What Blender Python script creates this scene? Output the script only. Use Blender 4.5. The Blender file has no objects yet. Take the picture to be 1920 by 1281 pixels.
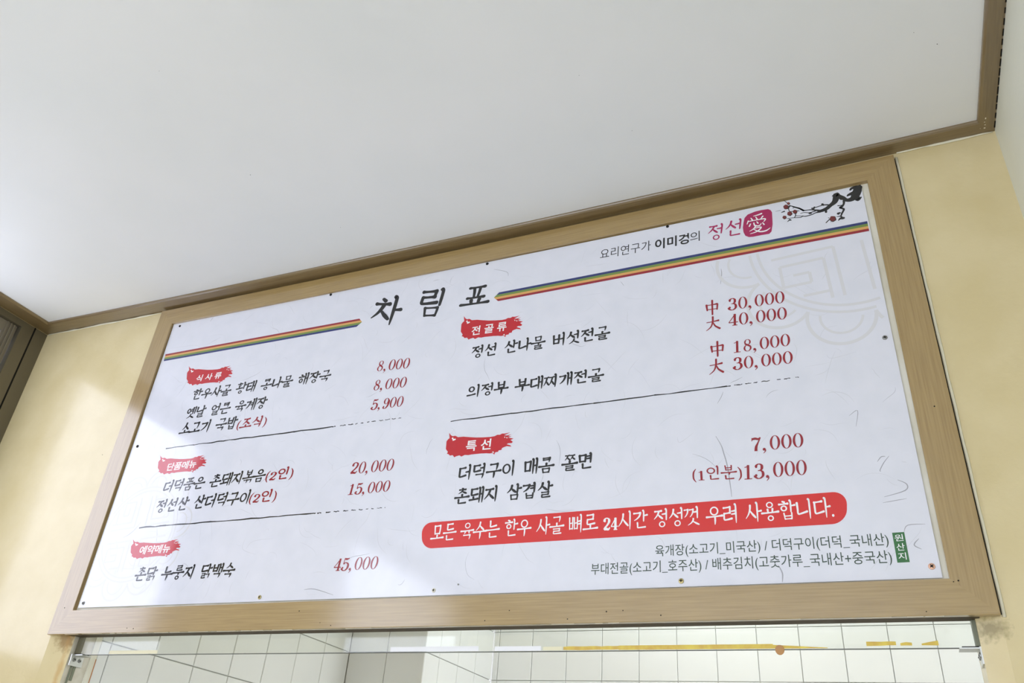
import bpy, math, random
from math import sin, cos, pi, radians, hypot, exp
from mathutils import Matrix, Vector
from mathutils.geometry import tessellate_polygon
random.seed(7)
S = bpy.context.scene
COL = S.collection
Z0 = 1.70                       # height of the lower edge of the menu frame above the floor

# ------------------------------------------------------------------ camera
CAM = Vector((1.9359168, -1.49333678, Z0 - 0.34981057))
R = Matrix(((0.9166091608, 0.3931931929, 0.0722963151),
            (-0.1486593750, 0.5030914233, -0.8513515208),
            (-0.3711172779, 0.7696090780, 0.5195900630)))   # world -> camera (right, down, forward)
F = 1524.6
cd = bpy.data.cameras.new('camera'); cam = bpy.data.objects.new('camera', cd); COL.objects.link(cam)
cd.sensor_width = 36.0; cd.lens = F / 1920 * 36.0; cd.clip_start = 0.02
M = Matrix((R[0], -R[1], -R[2])).transposed().to_4x4(); M.translation = CAM
cam.matrix_world = M
S.camera = cam

# ------------------------------------------------------------------ exposure, sky, lamps
S.view_settings.view_transform = 'Standard'; S.view_settings.look = 'None'
S.view_settings.exposure = 0.36; S.view_settings.gamma = 1.0; S.view_settings.use_curve_mapping = False
SKY = 4.6          # overcast daylight outside the windows
KITCHEN_LAMP = 10.5
w = bpy.data.worlds.new('overcast_sky'); S.world = w; w.use_nodes = True
nt = w.node_tree; bg = nt.nodes['Background']
tc = nt.nodes.new('ShaderNodeTexCoord'); sx = nt.nodes.new('ShaderNodeSeparateXYZ')
rp = nt.nodes.new('ShaderNodeValToRGB')
nt.links.new(tc.outputs['Generated'], sx.inputs[0]); nt.links.new(sx.outputs['Z'], rp.inputs[0])
rp.color_ramp.elements[0].position = 0.0; rp.color_ramp.elements[0].color = (0.58, 0.60, 0.70, 1)
rp.color_ramp.elements[1].position = 0.12; rp.color_ramp.elements[1].color = (0.825, 0.845, 1.0, 1)
nt.links.new(rp.outputs[0], bg.inputs[0]); bg.inputs[1].default_value = SKY
S.cycles.use_denoising = True
S.cycles.max_bounces = 10; S.cycles.diffuse_bounces = 6
S.cycles.sample_clamp_indirect = 6.0

def portal(name, loc, rot, sx_, sy_):
    l = bpy.data.lights.new(name, 'AREA'); l.shape = 'RECTANGLE'; l.size = sx_; l.size_y = sy_
    l.cycles.is_portal = True
    o = bpy.data.objects.new(name, l); COL.objects.link(o); o.location = loc; o.rotation_euler = rot
    return o
def area(name, loc, rot, sx_, sy_, power, color, parent=None):
    l = bpy.data.lights.new(name, 'AREA'); l.shape = 'RECTANGLE'; l.size = sx_; l.size_y = sy_
    l.energy = power; l.color = color
    o = bpy.data.objects.new(name, l); COL.objects.link(o); o.location = loc; o.rotation_euler = rot
    if parent: o.parent = parent
    return o

# room measures (x along the menu wall, y into the kitchen, z up; Z0 = frame bottom)
XL, XR, YB = -0.532, 2.298, -4.6
ZT = Z0 + 0.990               # underside of the ceiling trim
ZC = Z0 + 0.998               # ceiling
portal('daylight_side', (XL - 0.09, -0.49, Z0 + 0.41), (0, radians(-90), 0), 1.02, 0.74)
portal('daylight_side_far', (XL - 0.09, -2.65, Z0 + 0.0), (0, radians(-90), 0), 1.80, 1.22)
portal('daylight_back', (0.88, YB - 0.02, Z0 - 0.33), (radians(90), 0, 0), 2.66, 2.5)

# ------------------------------------------------------------------ helpers
def px(x, y, Y=0.0):
    """point on the plane y = Y seen at pixel (x, y) of the 1920 x 1281 picture"""
    d = R.transposed() @ Vector(((x - 960) / F, (y - 640.5) / F, 1.0))
    return CAM + d * ((Y - CAM.y) / d.y)
def props(o, label=None, cat=None, group=None, kind=None):
    if label: o['label'] = label
    if cat: o['category'] = cat
    if group: o['group'] = group
    if kind: o['kind'] = kind
    return o
def mk(name, v, f, mat, parent=None, smooth=False, **k):
    me = bpy.data.meshes.new(name); me.from_pydata([tuple(p) for p in v], [], f); me.update()
    if mat: me.materials.append(mat)
    if smooth:
        for p in me.polygons: p.use_smooth = True
    o = bpy.data.objects.new(name, me); COL.objects.link(o)
    if parent:
        o.parent = parent; o.matrix_parent_inverse = parent.matrix_world.inverted()
    return props(o, **k)
def empty(name, loc, **k):
    o = bpy.data.objects.new(name, None); COL.objects.link(o); o.location = loc; o.empty_display_size = .05
    o.matrix_world = Matrix.Translation(loc)
    return props(o, **k)
def boxvf(x0, x1, y0, y1, z0, z1):
    v = [(x, y, z) for z in (z0, z1) for y in (y0, y1) for x in (x0, x1)]
    f = [(0, 2, 3, 1), (4, 5, 7, 6), (0, 1, 5, 4), (2, 6, 7, 3), (0, 4, 6, 2), (1, 3, 7, 5)]
    return v, f
class MB:
    def __init__(s): s.v = []; s.f = []
    def add(s, v, f):
        n = len(s.v); s.v += [tuple(p) for p in v]; s.f += [tuple(i + n for i in q) for q in f]; return s
    def box(s, *a): return s.add(*boxvf(*a))
    def build(s, name, mat, parent=None, **k): return mk(name, s.v, s.f, mat, parent, **k)
def box(name, x0, x1, y0, y1, z0, z1, mat, parent=None, bevel=0, **k):
    o = mk(name, *boxvf(x0, x1, y0, y1, z0, z1), mat, parent, **k)
    if bevel:
        b = o.modifiers.new('bevel', 'BEVEL'); b.width = bevel; b.segments = 2
    return o
def disc(r, n, y0, y1, cx=0, cz=0, dome=0):
    """short cylinder along -y (front at y1 < y0)"""
    v = []; f = []
    for k in range(n):
        a = 2 * pi * k / n
        v += [(cx + r * cos(a), y0, cz + r * sin(a)), (cx + r * .92 * cos(a), y1, cz + r * .92 * sin(a))]
    v.append((cx, y1 - dome, cz)); c = len(v) - 1
    for k in range(n):
        a, b = 2 * k, 2 * ((k + 1) % n)
        f += [(a, b, b + 1, a + 1), (a + 1, b + 1, c)]
    return v, f

# ------------------------------------------------------------------ materials
def lin(c):
    return tuple((x / 12.92 if x <= .04045 else ((x + .055) / 1.055) ** 2.4) for x in [q / 255 for q in c]) + (1,)
def mat(name, rgb, rough=.5, spec=.5, metal=0., coat=0., coat_rough=.1, coat_ior=1.5):
    m = bpy.data.materials.new(name); m.use_nodes = True
    b = m.node_tree.nodes['Principled BSDF']
    b.inputs['Base Color'].default_value = lin(rgb); b.inputs['Roughness'].default_value = rough
    b.inputs['Specular IOR Level'].default_value = spec; b.inputs['Metallic'].default_value = metal
    b.inputs['Coat IOR'].default_value = coat_ior; b.inputs['Coat Weight'].default_value = coat; b.inputs['Coat Roughness'].default_value = coat_rough
    return m
def N(m, t): return m.node_tree.nodes.new(t)
def L(m, a, b): m.node_tree.links.new(a, b)
def noise_mix(m, c1, c2, scale, stretch=(1, 1, 1), lo=.35, hi=.65, detail=6, bump=0, bscale=None, dist=.001):
    b = m.node_tree.nodes['Principled BSDF']
    g = N(m, 'ShaderNodeNewGeometry'); mp = N(m, 'ShaderNodeMapping'); mp.inputs['Scale'].default_value = stretch
    L(m, g.outputs['Position'], mp.inputs['Vector'])
    n = N(m, 'ShaderNodeTexNoise'); n.inputs['Scale'].default_value = scale; n.inputs['Detail'].default_value = detail
    L(m, mp.outputs[0], n.inputs['Vector'])
    r = N(m, 'ShaderNodeValToRGB'); r.color_ramp.elements[0].position = lo; r.color_ramp.elements[1].position = hi
    r.color_ramp.elements[0].color = lin(c1); r.color_ramp.elements[1].color = lin(c2)
    L(m, n.outputs['Fac'], r.inputs[0]); L(m, r.outputs[0], b.inputs['Base Color'])
    if bump:
        n2 = N(m, 'ShaderNodeTexNoise'); n2.inputs['Scale'].default_value = bscale or scale; n2.inputs['Detail'].default_value = 5
        L(m, (mp if bscale is None else g).outputs[0], n2.inputs['Vector'])
        bp = N(m, 'ShaderNodeBump'); bp.inputs['Strength'].default_value = bump; bp.inputs['Distance'].default_value = dist
        L(m, n2.outputs['Fac'], bp.inputs['Height']); L(m, bp.outputs[0], b.inputs['Normal'])
    return r
def stain(m, ramp, centre, radius, rgb, strength=1.0, nscale=40):
    """a dirty mark of its own shape around a point on the plaster"""
    b = m.node_tree.nodes['Principled BSDF']
    src = b.inputs['Base Color'].links[0].from_socket
    g = N(m, 'ShaderNodeNewGeometry'); mp = N(m, 'ShaderNodeMapping')
    mp.inputs['Location'].default_value = tuple(-c / r for c, r in zip(centre, radius))
    mp.inputs['Scale'].default_value = tuple(1 / r for r in radius)
    L(m, g.outputs['Position'], mp.inputs[0])
    ln = N(m, 'ShaderNodeVectorMath'); ln.operation = 'LENGTH'; L(m, mp.outputs[0], ln.inputs[0])
    n = N(m, 'ShaderNodeTexNoise'); n.inputs['Scale'].default_value = nscale; n.inputs['Detail'].default_value = 6
    L(m, g.outputs['Position'], n.inputs['Vector'])
    a = N(m, 'ShaderNodeMath'); a.operation = 'MULTIPLY_ADD'; a.inputs[1].default_value = 1.5; L(m, n.outputs['Fac'], a.inputs[0]); L(m, ln.outputs['Value'], a.inputs[2])
    mr = N(m, 'ShaderNodeMapRange'); mr.inputs['From Min'].default_value = 1.05; mr.inputs['From Max'].default_value = 1.75
    mr.inputs['To Min'].default_value = strength; mr.inputs['To Max'].default_value = 0
    L(m, a.outputs[0], mr.inputs['Value'])
    mx = N(m, 'ShaderNodeMix'); mx.data_type = 'RGBA'; mx.inputs[7].default_value = lin(rgb)
    L(m, mr.outputs[0], mx.inputs[0]); L(m, src, mx.inputs[6]); L(m, mx.outputs[2], b.inputs['Base Color'])

M_wall = mat('cream_wall_paint', (226, 212, 172), .6, .1, coat=.75, coat_rough=.17, coat_ior=1.6)
noise_mix(M_wall, (213, 196, 150), (220, 204, 161), 9, bump=.35, bscale=90, dist=.0016)
M_side = mat('pale_side_paint', (224, 225, 212), .55, .4)
noise_mix(M_side, (222, 223, 209), (227, 228, 215), 5, bump=.3, bscale=70, dist=.0014)
M_ceil = mat('white_ceiling_panel', (230, 232, 234), .55, .35)
noise_mix(M_ceil, (229, 231, 233), (233, 234, 236), 3)
def wood(name, stretch, dark=(146, 119, 70), light=(172, 145, 92)):
    m = mat(name, (160, 130, 90), .42, .45, coat=1.0, coat_rough=.14, coat_ior=1.66)
    noise_mix(m, dark, light, 60, stretch, .25, .78, 6, bump=.12)
    return m
M_wx = wood('wood_foil_along_x', (.16, 4, 5))
M_wz = wood('wood_foil_along_z', (5, 4, .16))
M_wy = wood('wood_foil_along_y', (5, .16, 4))
M_trx = wood('ceiling_trim_foil', (.16, 4, 4), (108, 88, 56), (128, 107, 70))
M_try = wood('ceiling_trim_foil_side', (4, .16, 4), (108, 88, 56), (128, 107, 70))
M_edge = mat('dark_board_edge', (74, 60, 40), .6)
M_gap = mat('dark_gap', (22, 20, 16), .8, .2)
M_chip = mat('pale_chipped_edge', (222, 214, 196), .7)
M_back = mat('white_backing_board', (226, 222, 206), .5)
noise_mix(M_back, (214, 208, 188), (232, 229, 216), 18, (1, 1, .5))
GL = dict(rough=.5, spec=.12, coat=1.0, coat_rough=.10, coat_ior=1.6)
def ink(name, rgb, **k):
    d = dict(GL); d.update(k); return mat(name, rgb, **d)
M_paper = ink('glossy_hanji_print', (226, 225, 238))
noise_mix(M_paper, (218, 219, 229), (224, 224, 234), 22, (1, 1, 1), .3, .7, 5)
I_black = ink('ink_black', (12, 12, 14)); I_red = ink('ink_dark_red', (146, 8, 30)); I_stamp = ink('ink_stamp_red', (190, 8, 30))
I_ban = ink('ink_banner_red', (212, 26, 22)); I_white = ink('ink_white', (240, 240, 242)); I_green = ink('ink_text_green', (44, 66, 50))
I_box = ink('ink_box_green', (38, 104, 48)); I_mag = ink('ink_magenta', (166, 18, 84)); I_plum = ink('ink_plum_red', (110, 34, 34))
I_fib = ink('ink_fibre_grey', (207, 207, 215)); I_fib2 = ink('ink_fibre_dark', (160, 160, 168)); I_ros = ink('ink_pattern_grey', (214, 213, 217))
I_b = ink('ink_stripe_blue', (36, 48, 108)); I_g = ink('ink_stripe_green', (112, 138, 62)); I_o = ink('ink_stripe_ochre', (216, 162, 92)); I_r = ink('ink_stripe_red', (146, 22, 38))
M_screw = mat('zinc_screw', (150, 150, 146), .35, metal=.9)
M_brass = mat('brassy_screw', (176, 160, 110), .35, metal=.8)
M_pink = mat('copper_screw', (214, 170, 144), .4, metal=.5)
M_slot = mat('screw_slot', (14, 14, 14), .7)
M_tile = mat('white_glazed_tile', (229, 230, 229), .16, .5)
noise_mix(M_tile, (227, 228, 227), (232, 233, 232), 2)
M_grout = mat('grey_grout', (204, 203, 196), .8)
M_kceil = mat('kitchen_ceiling_paint', (226, 226, 220), .6)
M_floor = mat('grey_floor_tile', (216, 216, 214), .4)
noise_mix(M_floor, (212, 212, 210), (221, 221, 219), 3)
M_alu = mat('bronze_aluminium', (112, 104, 84), .42, .5, metal=.35)
M_alu2 = mat('grey_brown_sash', (128, 120, 104), .5, .5, metal=.2)
M_steel = mat('stainless_bracket', (200, 200, 196), .28, metal=.95)
M_rub = mat('black_rubber', (16, 16, 16), .6)
M_sil = mat('grey_green_silicone', (120, 124, 104), .5)
M_jamb = mat('pale_jamb_panel', (206, 200, 184), .45)
noise_mix(M_jamb, (196, 188, 168), (214, 208, 194), 30)
M_oran = mat('orange_edge_line', (186, 120, 70), .6)
M_yel = mat('yellow_tape', (226, 196, 84), .55); noise_mix(M_yel, (216, 178, 84), (232, 208, 92), 60)
M_wtape = mat('white_tape', (246, 246, 250), .5); M_ctape = mat('cream_tape', (238, 232, 200), .5)
M_amber = mat('amber_residue', (190, 140, 84), .5)
def glass(name, tint, refl=.04):
    m = bpy.data.materials.new(name); m.use_nodes = True; t = m.node_tree
    t.nodes.remove(t.nodes['Principled BSDF']); out = t.nodes['Material Output']
    tr = t.nodes.new('ShaderNodeBsdfTransparent'); tr.inputs[0].default_value = tint
    gl = t.nodes.new('ShaderNodeBsdfGlossy'); gl.inputs['Roughness'].default_value = .03
    lw = t.nodes.new('ShaderNodeLayerWeight'); lw.inputs[0].default_value = .5
    pw = t.nodes.new('ShaderNodeMath'); pw.operation = 'POWER'; pw.inputs[1].default_value = 5; t.links.new(lw.outputs['Facing'], pw.inputs[0])
    fr = t.nodes.new('ShaderNodeMath'); fr.operation = 'MULTIPLY_ADD'; fr.inputs[1].default_value = .9; fr.inputs[2].default_value = refl; t.links.new(pw.outputs[0], fr.inputs[0])
    mx = t.nodes.new('ShaderNodeMixShader')
    t.links.new(fr.outputs[0], mx.inputs[0]); t.links.new(tr.outputs[0], mx.inputs[1]); t.links.new(gl.outputs[0], mx.inputs[2])
    t.links.new(mx.outputs[0], out.inputs[0]); return m
M_tint = glass('dimmed_window_glass', (.90, .91, .92, 1)); M_glass = glass('clear_glass', (.95, .97, .96, 1)); M_kglass = glass('greenish_pane', (.975, .985, .972, 1))  # first tint is put in to dim daylight from the near side window
M_diff = bpy.data.materials.new('lamp_diffuser'); M_diff.use_nodes = True
_b = M_diff.node_tree.nodes['Principled BSDF']; _b.inputs['Base Color'].default_value = (.9, .9, .9, 1)
_b.inputs['Emission Color'].default_value = (1, .98, .94, 1); _b.inputs['Emission Strength'].default_value = 6

# ------------------------------------------------------------------ the room shell
def sag(x, amp=.0145):
    u = (x - XL) / (XR - XL); u = min(1, max(0, u)); return -amp * 4 * u * (1 - u)
KL, KY0, PX, PY, KB = .080, .088, .403, 1.189, 1.755     # kitchen: side wall x, its start, pillar, back wall
KR, KC = 3.3, Z0 + 1.12
OPX0, OPX1 = .070, 2.0655
T = .095
# menu wall with the pass-through below the frame
mw = MB()
def gridwall(mb, xs, zs, y, skip):
    n = len(mb.v)
    for z in zs:
        for x in xs: mb.v.append((x, y, z))
    for j in range(len(zs) - 1):
        for i in range(len(xs) - 1):
            if skip(xs[i], zs[j]): continue
            a = n + j * len(xs) + i; mb.f.append((a, a + 1, a + 1 + len(xs), a + len(xs)))
RD = .014
mw.box(XL - .12, 0, 0, T, 0, ZC + .1); mw.box(2.1, XR + .1, 0, T, 0, ZC + .1)
for xo, xi in ((0, OPX0), (2.1, OPX1)):
    a, b = sorted((xo, xi)); mw.box(a, b, 0, T, Z0 + .002, ZC + .1); mw.box(a, b, RD, T, 0, Z0 + .002)
    tri = [(xo, 0), (xi, RD), (xo, RD)]
    if xi > xo: tri = [(xo, 0), (xo, RD), (xi, RD)][::-1]
    mw.add([(x_, y_, z_) for z_ in (0, Z0 + .002) for x_, y_ in tri], [(0, 1, 2), (5, 4, 3)] + [(k, k + 3, (k + 1) % 3 + 3, (k + 1) % 3) for k in range(3)])
mw.box(OPX0, OPX1, 0, .028, Z0 + .012, ZC + .1); mw.box(OPX0, OPX1, .028, T, Z0 + .05, ZC + .1)
mw.box(OPX0, OPX1, 0, T, 0, Z0 - .62)
wall_front = mw.build('wall_front', M_wall, kind='structure')
_r = M_wall.node_tree.nodes
stain(M_wall, None, (2.085, 0, Z0 - .018), (.030, .1, .022), (150, 136, 96), .85, 120)
stain(M_wall, None, (.050, 0, Z0 - .012), (.040, .1, .030), (150, 118, 70), .8, 90)
stain(M_wall, None, (.056, 0, Z0 - .10), (.010, .1, .13), (196, 150, 86), .55, 60)
# white filler bead along the frame's right edge, rough plaster lip under the ceiling trim
def bead(name, pts, r, m, parent=None, jitter=.25, seg=6, **k):
    v = []; f = []; n = len(pts)
    for i, p in enumerate(pts):
        a = Vector(pts[max(0, i - 1)]); b = Vector(pts[min(n - 1, i + 1)]); d = (b - a).normalized()
        u = d.cross(Vector((0, 1, 0))).normalized(); q = d.cross(u).normalized()
        rr = r * (1 + random.uniform(-jitter, jitter))
        for s in range(seg):
            t = 2 * pi * s / seg; v.append(tuple(Vector(p) + u * rr * cos(t) + q * rr * .6 * sin(t)))
    for i in range(n - 1):
        for s in range(seg):
            a = i * seg + s; b = i * seg + (s + 1) % seg; f.append((a, b, b + seg, a + seg))
    f.append(tuple(range(seg))[::-1]); f.append(tuple(range((n - 1) * seg, n * seg)))
    return mk(name, v, f, m, parent, smooth=True, **k)
M_fill = mat('white_filler', (228, 222, 198), .6)
bead('filler_bead', [(2.1054 + .0004 * sin(i * 1.7), -.001, Z0 - .002 + i * .0305) for i in range(33)], .0030, M_fill, wall_front, .12)
bead('filler_bead', [(-.0035 + .001 * sin(i * 2.1), -.001, Z0 + .001 + i * .0305) for i in range(32)], .0032, M_wall, wall_front)
bead('plaster_lip', [(XL + .01 + i * .03, -.0015, ZT - .003 + sag(XL + .01 + i * .03) + random.uniform(-.001, .001)) for i in range(18)], .0024, M_fill, wall_front, .5)
bead('plaster_lip', [(2.108 + i * .0185, -.0015, ZT - .003 + random.uniform(-.001, .001)) for i in range(11)], .0026, M_fill, wall_front, .5)
# rest of the shell
wall_right = box('wall_right', XR, XR + .12, YB - .12, 0, 0, ZC + .1, M_side, kind='structure')
bead('plaster_lip', [(XR - .0042, -.03 - i * .03, ZT + .0002) for i in range(44)], .0011, M_fill, wall_right, .4)
wy0, wy1, wz0, wz1 = -.0, -.98, Z0 - .10, ZT - .002
vy0, vy1, vz0 = -1.95, -3.35, Z0 - .95
mb = MB(); mb.box(XL - .12, XL, YB - .12, vy1, 0, ZC + .1); mb.box(XL - .12, XL, vy0, wy1, 0, ZC + .1); mb.box(XL - .12, XL, vy1, vy0, 0, vz0); mb.box(XL - .12, XL, vy1, vy0, wz1, ZC + .1); mb.box(XL - .12, XL, wy1, 0, 0, wz0); mb.box(XL - .12, XL, wy1, 0, wz1, ZC + .1)
wall_left = mb.build('wall_left', M_wall, kind='structure')
mb = MB(); bx0, bx1, bz0, bz1 = -.48, 2.24, .10, Z0 + .93
mb.box(XL - .12, bx0, YB - .12, YB, 0, ZC + .1); mb.box(bx1, XR + .12, YB - .12, YB, 0, ZC + .1)
mb.box(bx0, bx1, YB - .12, YB, 0, bz0); mb.box(bx0, bx1, YB - .12, YB, bz1, ZC + .1)
mb.build('wall_back', M_side, kind='structure')
box('floor', XL - .12, KR + .1, YB - .12, KB + .1, -.1, 0, M_floor, kind='structure')
# ceiling: sags a little along the menu wall
v = []; f = []; nx, ys = 28, [0.09, 0, -.04, -.12, -.3, -.6, -1.0, -1.6, -2.6, YB - .1]
for y in ys:
    for i in range(nx + 1):
        x = XL - .1 + (XR - XL + .2) * i / nx
        v.append((x, y, ZC + sag(x) * max(0, 1 + y / 1.3)))
for j in range(len(ys) - 1):
    for i in range(nx):
        a = j * (nx + 1) + i; f.append((a, a + 1, a + nx + 2, a + nx + 1))
nb = len(v); v += [(p[0], p[1], ZC + .08) for p in v]; f += [tuple(i + nb for i in q[::-1]) for q in f]
for j in range(len(ys) - 1):
    a = j * (nx + 1); b = a + nx; f += [(a, a + nx + 1, a + nx + 1 + nb, a + nb), (b + nx + 1, b, b + nb, b + nx + 1 + nb)]
for i in range(nx):
    a = i; b = (len(ys) - 1) * (nx + 1) + i; f += [(a + 1, a, a + nb, a + 1 + nb), (b, b + 1, b + 1 + nb, b + nb)]
ceil = mk('ceiling', v, f, M_ceil, smooth=False, kind='structure')
def pz(x, y, Z):
    d = R.transposed() @ Vector(((x - 960) / F, (y - 640.5) / F, 1.0)); return CAM + d * ((Z - CAM.z) / d.z)
mb = MB()
for (x, y, r) in [(471, 323, .0016), (1757, 82, .0016), (1713, 60, .0009), (1086, 137, .0009), (1185, 240, .0009), (640, 420, .0008), (300, 130, .0008)]:
    p = pz(x, y, ZC - .004); n = 8; r *= .62
    mb.add([(p.x + r * cos(2 * pi * k / n), p.y + .8 * r * sin(2 * pi * k / n), ZC - .003 + sag(p.x) * max(0, 1 + p.y / 1.3)) for k in range(n)] +
           [(p.x, p.y, ZC - .005 + sag(p.x) * max(0, 1 + p.y / 1.3))], [(k, (k + 1) % n, n) for k in range(n)])
mb.build('fly_speck', M_slot, ceil, kind='stuff')

# ceiling trim: profile (distance from wall, height), mitred at the corners
def trim(name, pts_fn, n, m):
    """pts_fn(t) -> list of profile points at station t"""
    v = []; f = []; k = None
    for i in range(n + 1):
        q = pts_fn(i / n); k = len(q); v += q
    for i in range(n):
        for s in range(k):
            a = i * k + s; b = i * k + (s + 1) % k; f.append((a, b, b + k, a + k))
    f.append(tuple(range(k))[::-1]); f.append(tuple(range(n * k, n * k + k)))
    return mk(name, v, f, m, kind='structure')
WLt, WRt, W0, W1 = .066, .034, .054, .037       # widths: left trim, right trim, front trim at both ends
def prof(wd): return [(0, 0), (wd - .005, 0), (wd - .0012, .0022), (wd, .005), (wd, .0095), (0, .0095)]
def fr(t):
    out = []
    wd = W0 + (W1 - W0) * t
    for d, h in prof(wd):
        x0 = XL + WLt * (d / wd); x1 = XR - WRt * (d / wd); x = x0 + (x1 - x0) * t
        out.append((x, -d, ZT + h + sag(x)))
    return out
trim('trim_1', fr, 30, M_trx)
def sidetrim(side):
    def g(t):
        wd = WLt if side < 0 else WRt; we = W0 if side < 0 else W1; out = []
        for d, h in prof(wd):
            y0 = -we * d / wd; y = y0 + (YB - y0) * t
            tw = -.010 * min(1, t * 20) * 0
            out.append(((XL + d + tw) if side < 0 else (XR - d), y, ZT + h + sag(XL + d if side < 0 else XR - d)))
        return out
    return g
t2 = trim('trim_2', sidetrim(-1), 12, M_try); t3 = trim('trim_3', sidetrim(1), 12, M_try)
mb = MB()
for (x, y, a, b) in [(1848, 222, .004, .0022), (1846, 229, .0015, .002), (1847, 234, .0016, .0022), (1846, 240, .003, .003), (1838, 241, .001, .001), (1833, 243, .001, .001)]:
    p = pz(x, y, ZT - .0004); mb.box(p.x - b / 2, p.x + b / 2, p.y - a / 2, p.y + a / 2, ZT - .0006, ZT + .001)
mb.build('paint_chip', M_chip, t3, kind='stuff')
mb = MB()
for i in range(60):          # dark dashes where trim and right wall part
    y = -.03 - i * .024; mb.box(XR - .0022, XR + .001, y, y + random.uniform(.012, .02), ZT - .0012, ZT + .001)
mb.build('dark_joint', M_gap, t3, kind='stuff')

# ------------------------------------------------------------------ left window (bronze sliding window)
win = MB()
win.box(XL - .10, XL + .002, -.045, -.0, wz0, wz1)           # frame profile next to the corner
win.box(XL - .10, XL + .0005, -.050, -.045, wz0, wz1)
win.box(XL - .10, XL + .002, -.092, -.050, wz0, wz1)
win.box(XL - .10, XL + .002, wy1, wy1 + .09, wz0, wz1)
win.box(XL - .10, XL + .002, wy1 + .09, -.092, wz1 - .022, wz1)
win.box(XL - .10, XL + .002, wy1 + .09, -.092, wz0, wz0 + .06)
window = win.build('window_1', M_alu, kind='structure')
box('groove', XL + .0004, XL + .0024, -.0502, -.0448, wz0, wz1, M_gap, window)
def sash(y0, y1, x, st=.042):
    m = MB()
    for (a, b) in ((y0, y0 - st), (y1 + st, y1)):
        m.box(x - .012, x + .012, b, a, wz0 + .062, wz1 - .024)
        for k in range(3):
            c = a - .009 - k * .0115; m.box(x + .012, x + .0155, c - .004, c, wz0 + .062, wz1 - .024)
    m.box(x - .012, x + .012, y1 + st, y0 - st, wz1 - .060, wz1 - .024)
    m.box(x - .012, x + .012, y1 + st, y0 - st, wz0 + .062, wz0 + .12)
    o = m.build('sash', M_alu2, window)
    g = MB(); g.box(x - .0025, x + .0025, y1 + st, y0 - st, wz0 + .12, wz1 - .060)
    g.build('pane', M_tint, o)
box('dark_track', XL - .09, XL - .05, -.1, -.092, wz0 + .06, wz1 - .022, M_gap, window)
sash(-.098, wy1 + .086, XL - .022)
sash(-.118, -.20, XL - .052, .02)
far = MB()
for a, b in ((vy0, vy0 - .05), (vy1 + .05, vy1)): far.box(XL - .10, XL - .03, b, a, vz0, wz1)
far.box(XL - .10, XL - .03, vy1 + .05, vy0 - .05, wz1 - .05, wz1); far.box(XL - .10, XL - .03, vy1 + .05, vy0 - .05, vz0, vz0 + .05)
farw = far.build('window_3', M_alu, kind='structure')
box('pane', XL - .068, XL - .063, vy1 + .05, vy0 - .05, vz0 + .05, wz1 - .05, M_glass, farw)
# unseen glazed front in the back wall, added as daylight fill
sf = MB()
for xx in (bx0, bx0 + .76, bx0 + 1.56, bx1 - .05): sf.box(xx, xx + .05, YB - .08, YB - .03, bz0, bz1)
sf.box(bx0, bx1, YB - .08, YB - .03, bz0, bz0 + .05); sf.box(bx0, bx1, YB - .08, YB - .03, bz1 - .05, bz1)
fill_front = sf.build('fill_window', M_alu, kind='structure')
for k in range(3):
    xa = (bx0, bx0 + .76, bx0 + 1.56)[k] + .05; xb = (bx0 + .76, bx0 + 1.56, bx1 - .05)[k]
    box('pane', xa, xb, YB - .058, YB - .052, bz0 + .05, bz1 - .05, M_glass, fill_front)

# kitchen lamps
def lamp_fixture(name, cx, cy, lx, ly, zc, power, color, label):
    t = empty(name, (cx, cy, zc), label=label, cat='lamp')
    box('housing', cx - lx / 2, cx + lx / 2, cy - ly / 2, cy + ly / 2, zc - .035, zc, M_back, t, bevel=.004)
    d = box('diffuser', cx - lx / 2 + .015, cx + lx / 2 - .015, cy - ly / 2 + .015, cy + ly / 2 - .015, zc - .043, zc - .035, M_diff, t)
    l = area('lamp_light', (0, 0, -.05), (0, 0, 0), lx - .03, ly - .03, power, color, t)
    return t
lamp_fixture('kitchen_lamp', 2.75, .85, .60, .30, KC, KITCHEN_LAMP, (.88, .95, 1), 'white ceiling lamp at the right end of the kitchen')
lamp_fixture('kitchen_lamp', 1.30, 1.38, .60, .30, KC, KITCHEN_LAMP * .6, (.88, .95, 1), 'added unseen ceiling lamp near the tiled pillar, evening out the kitchen light')  # second lamp is added, out of view, to even out the kitchen light

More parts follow.
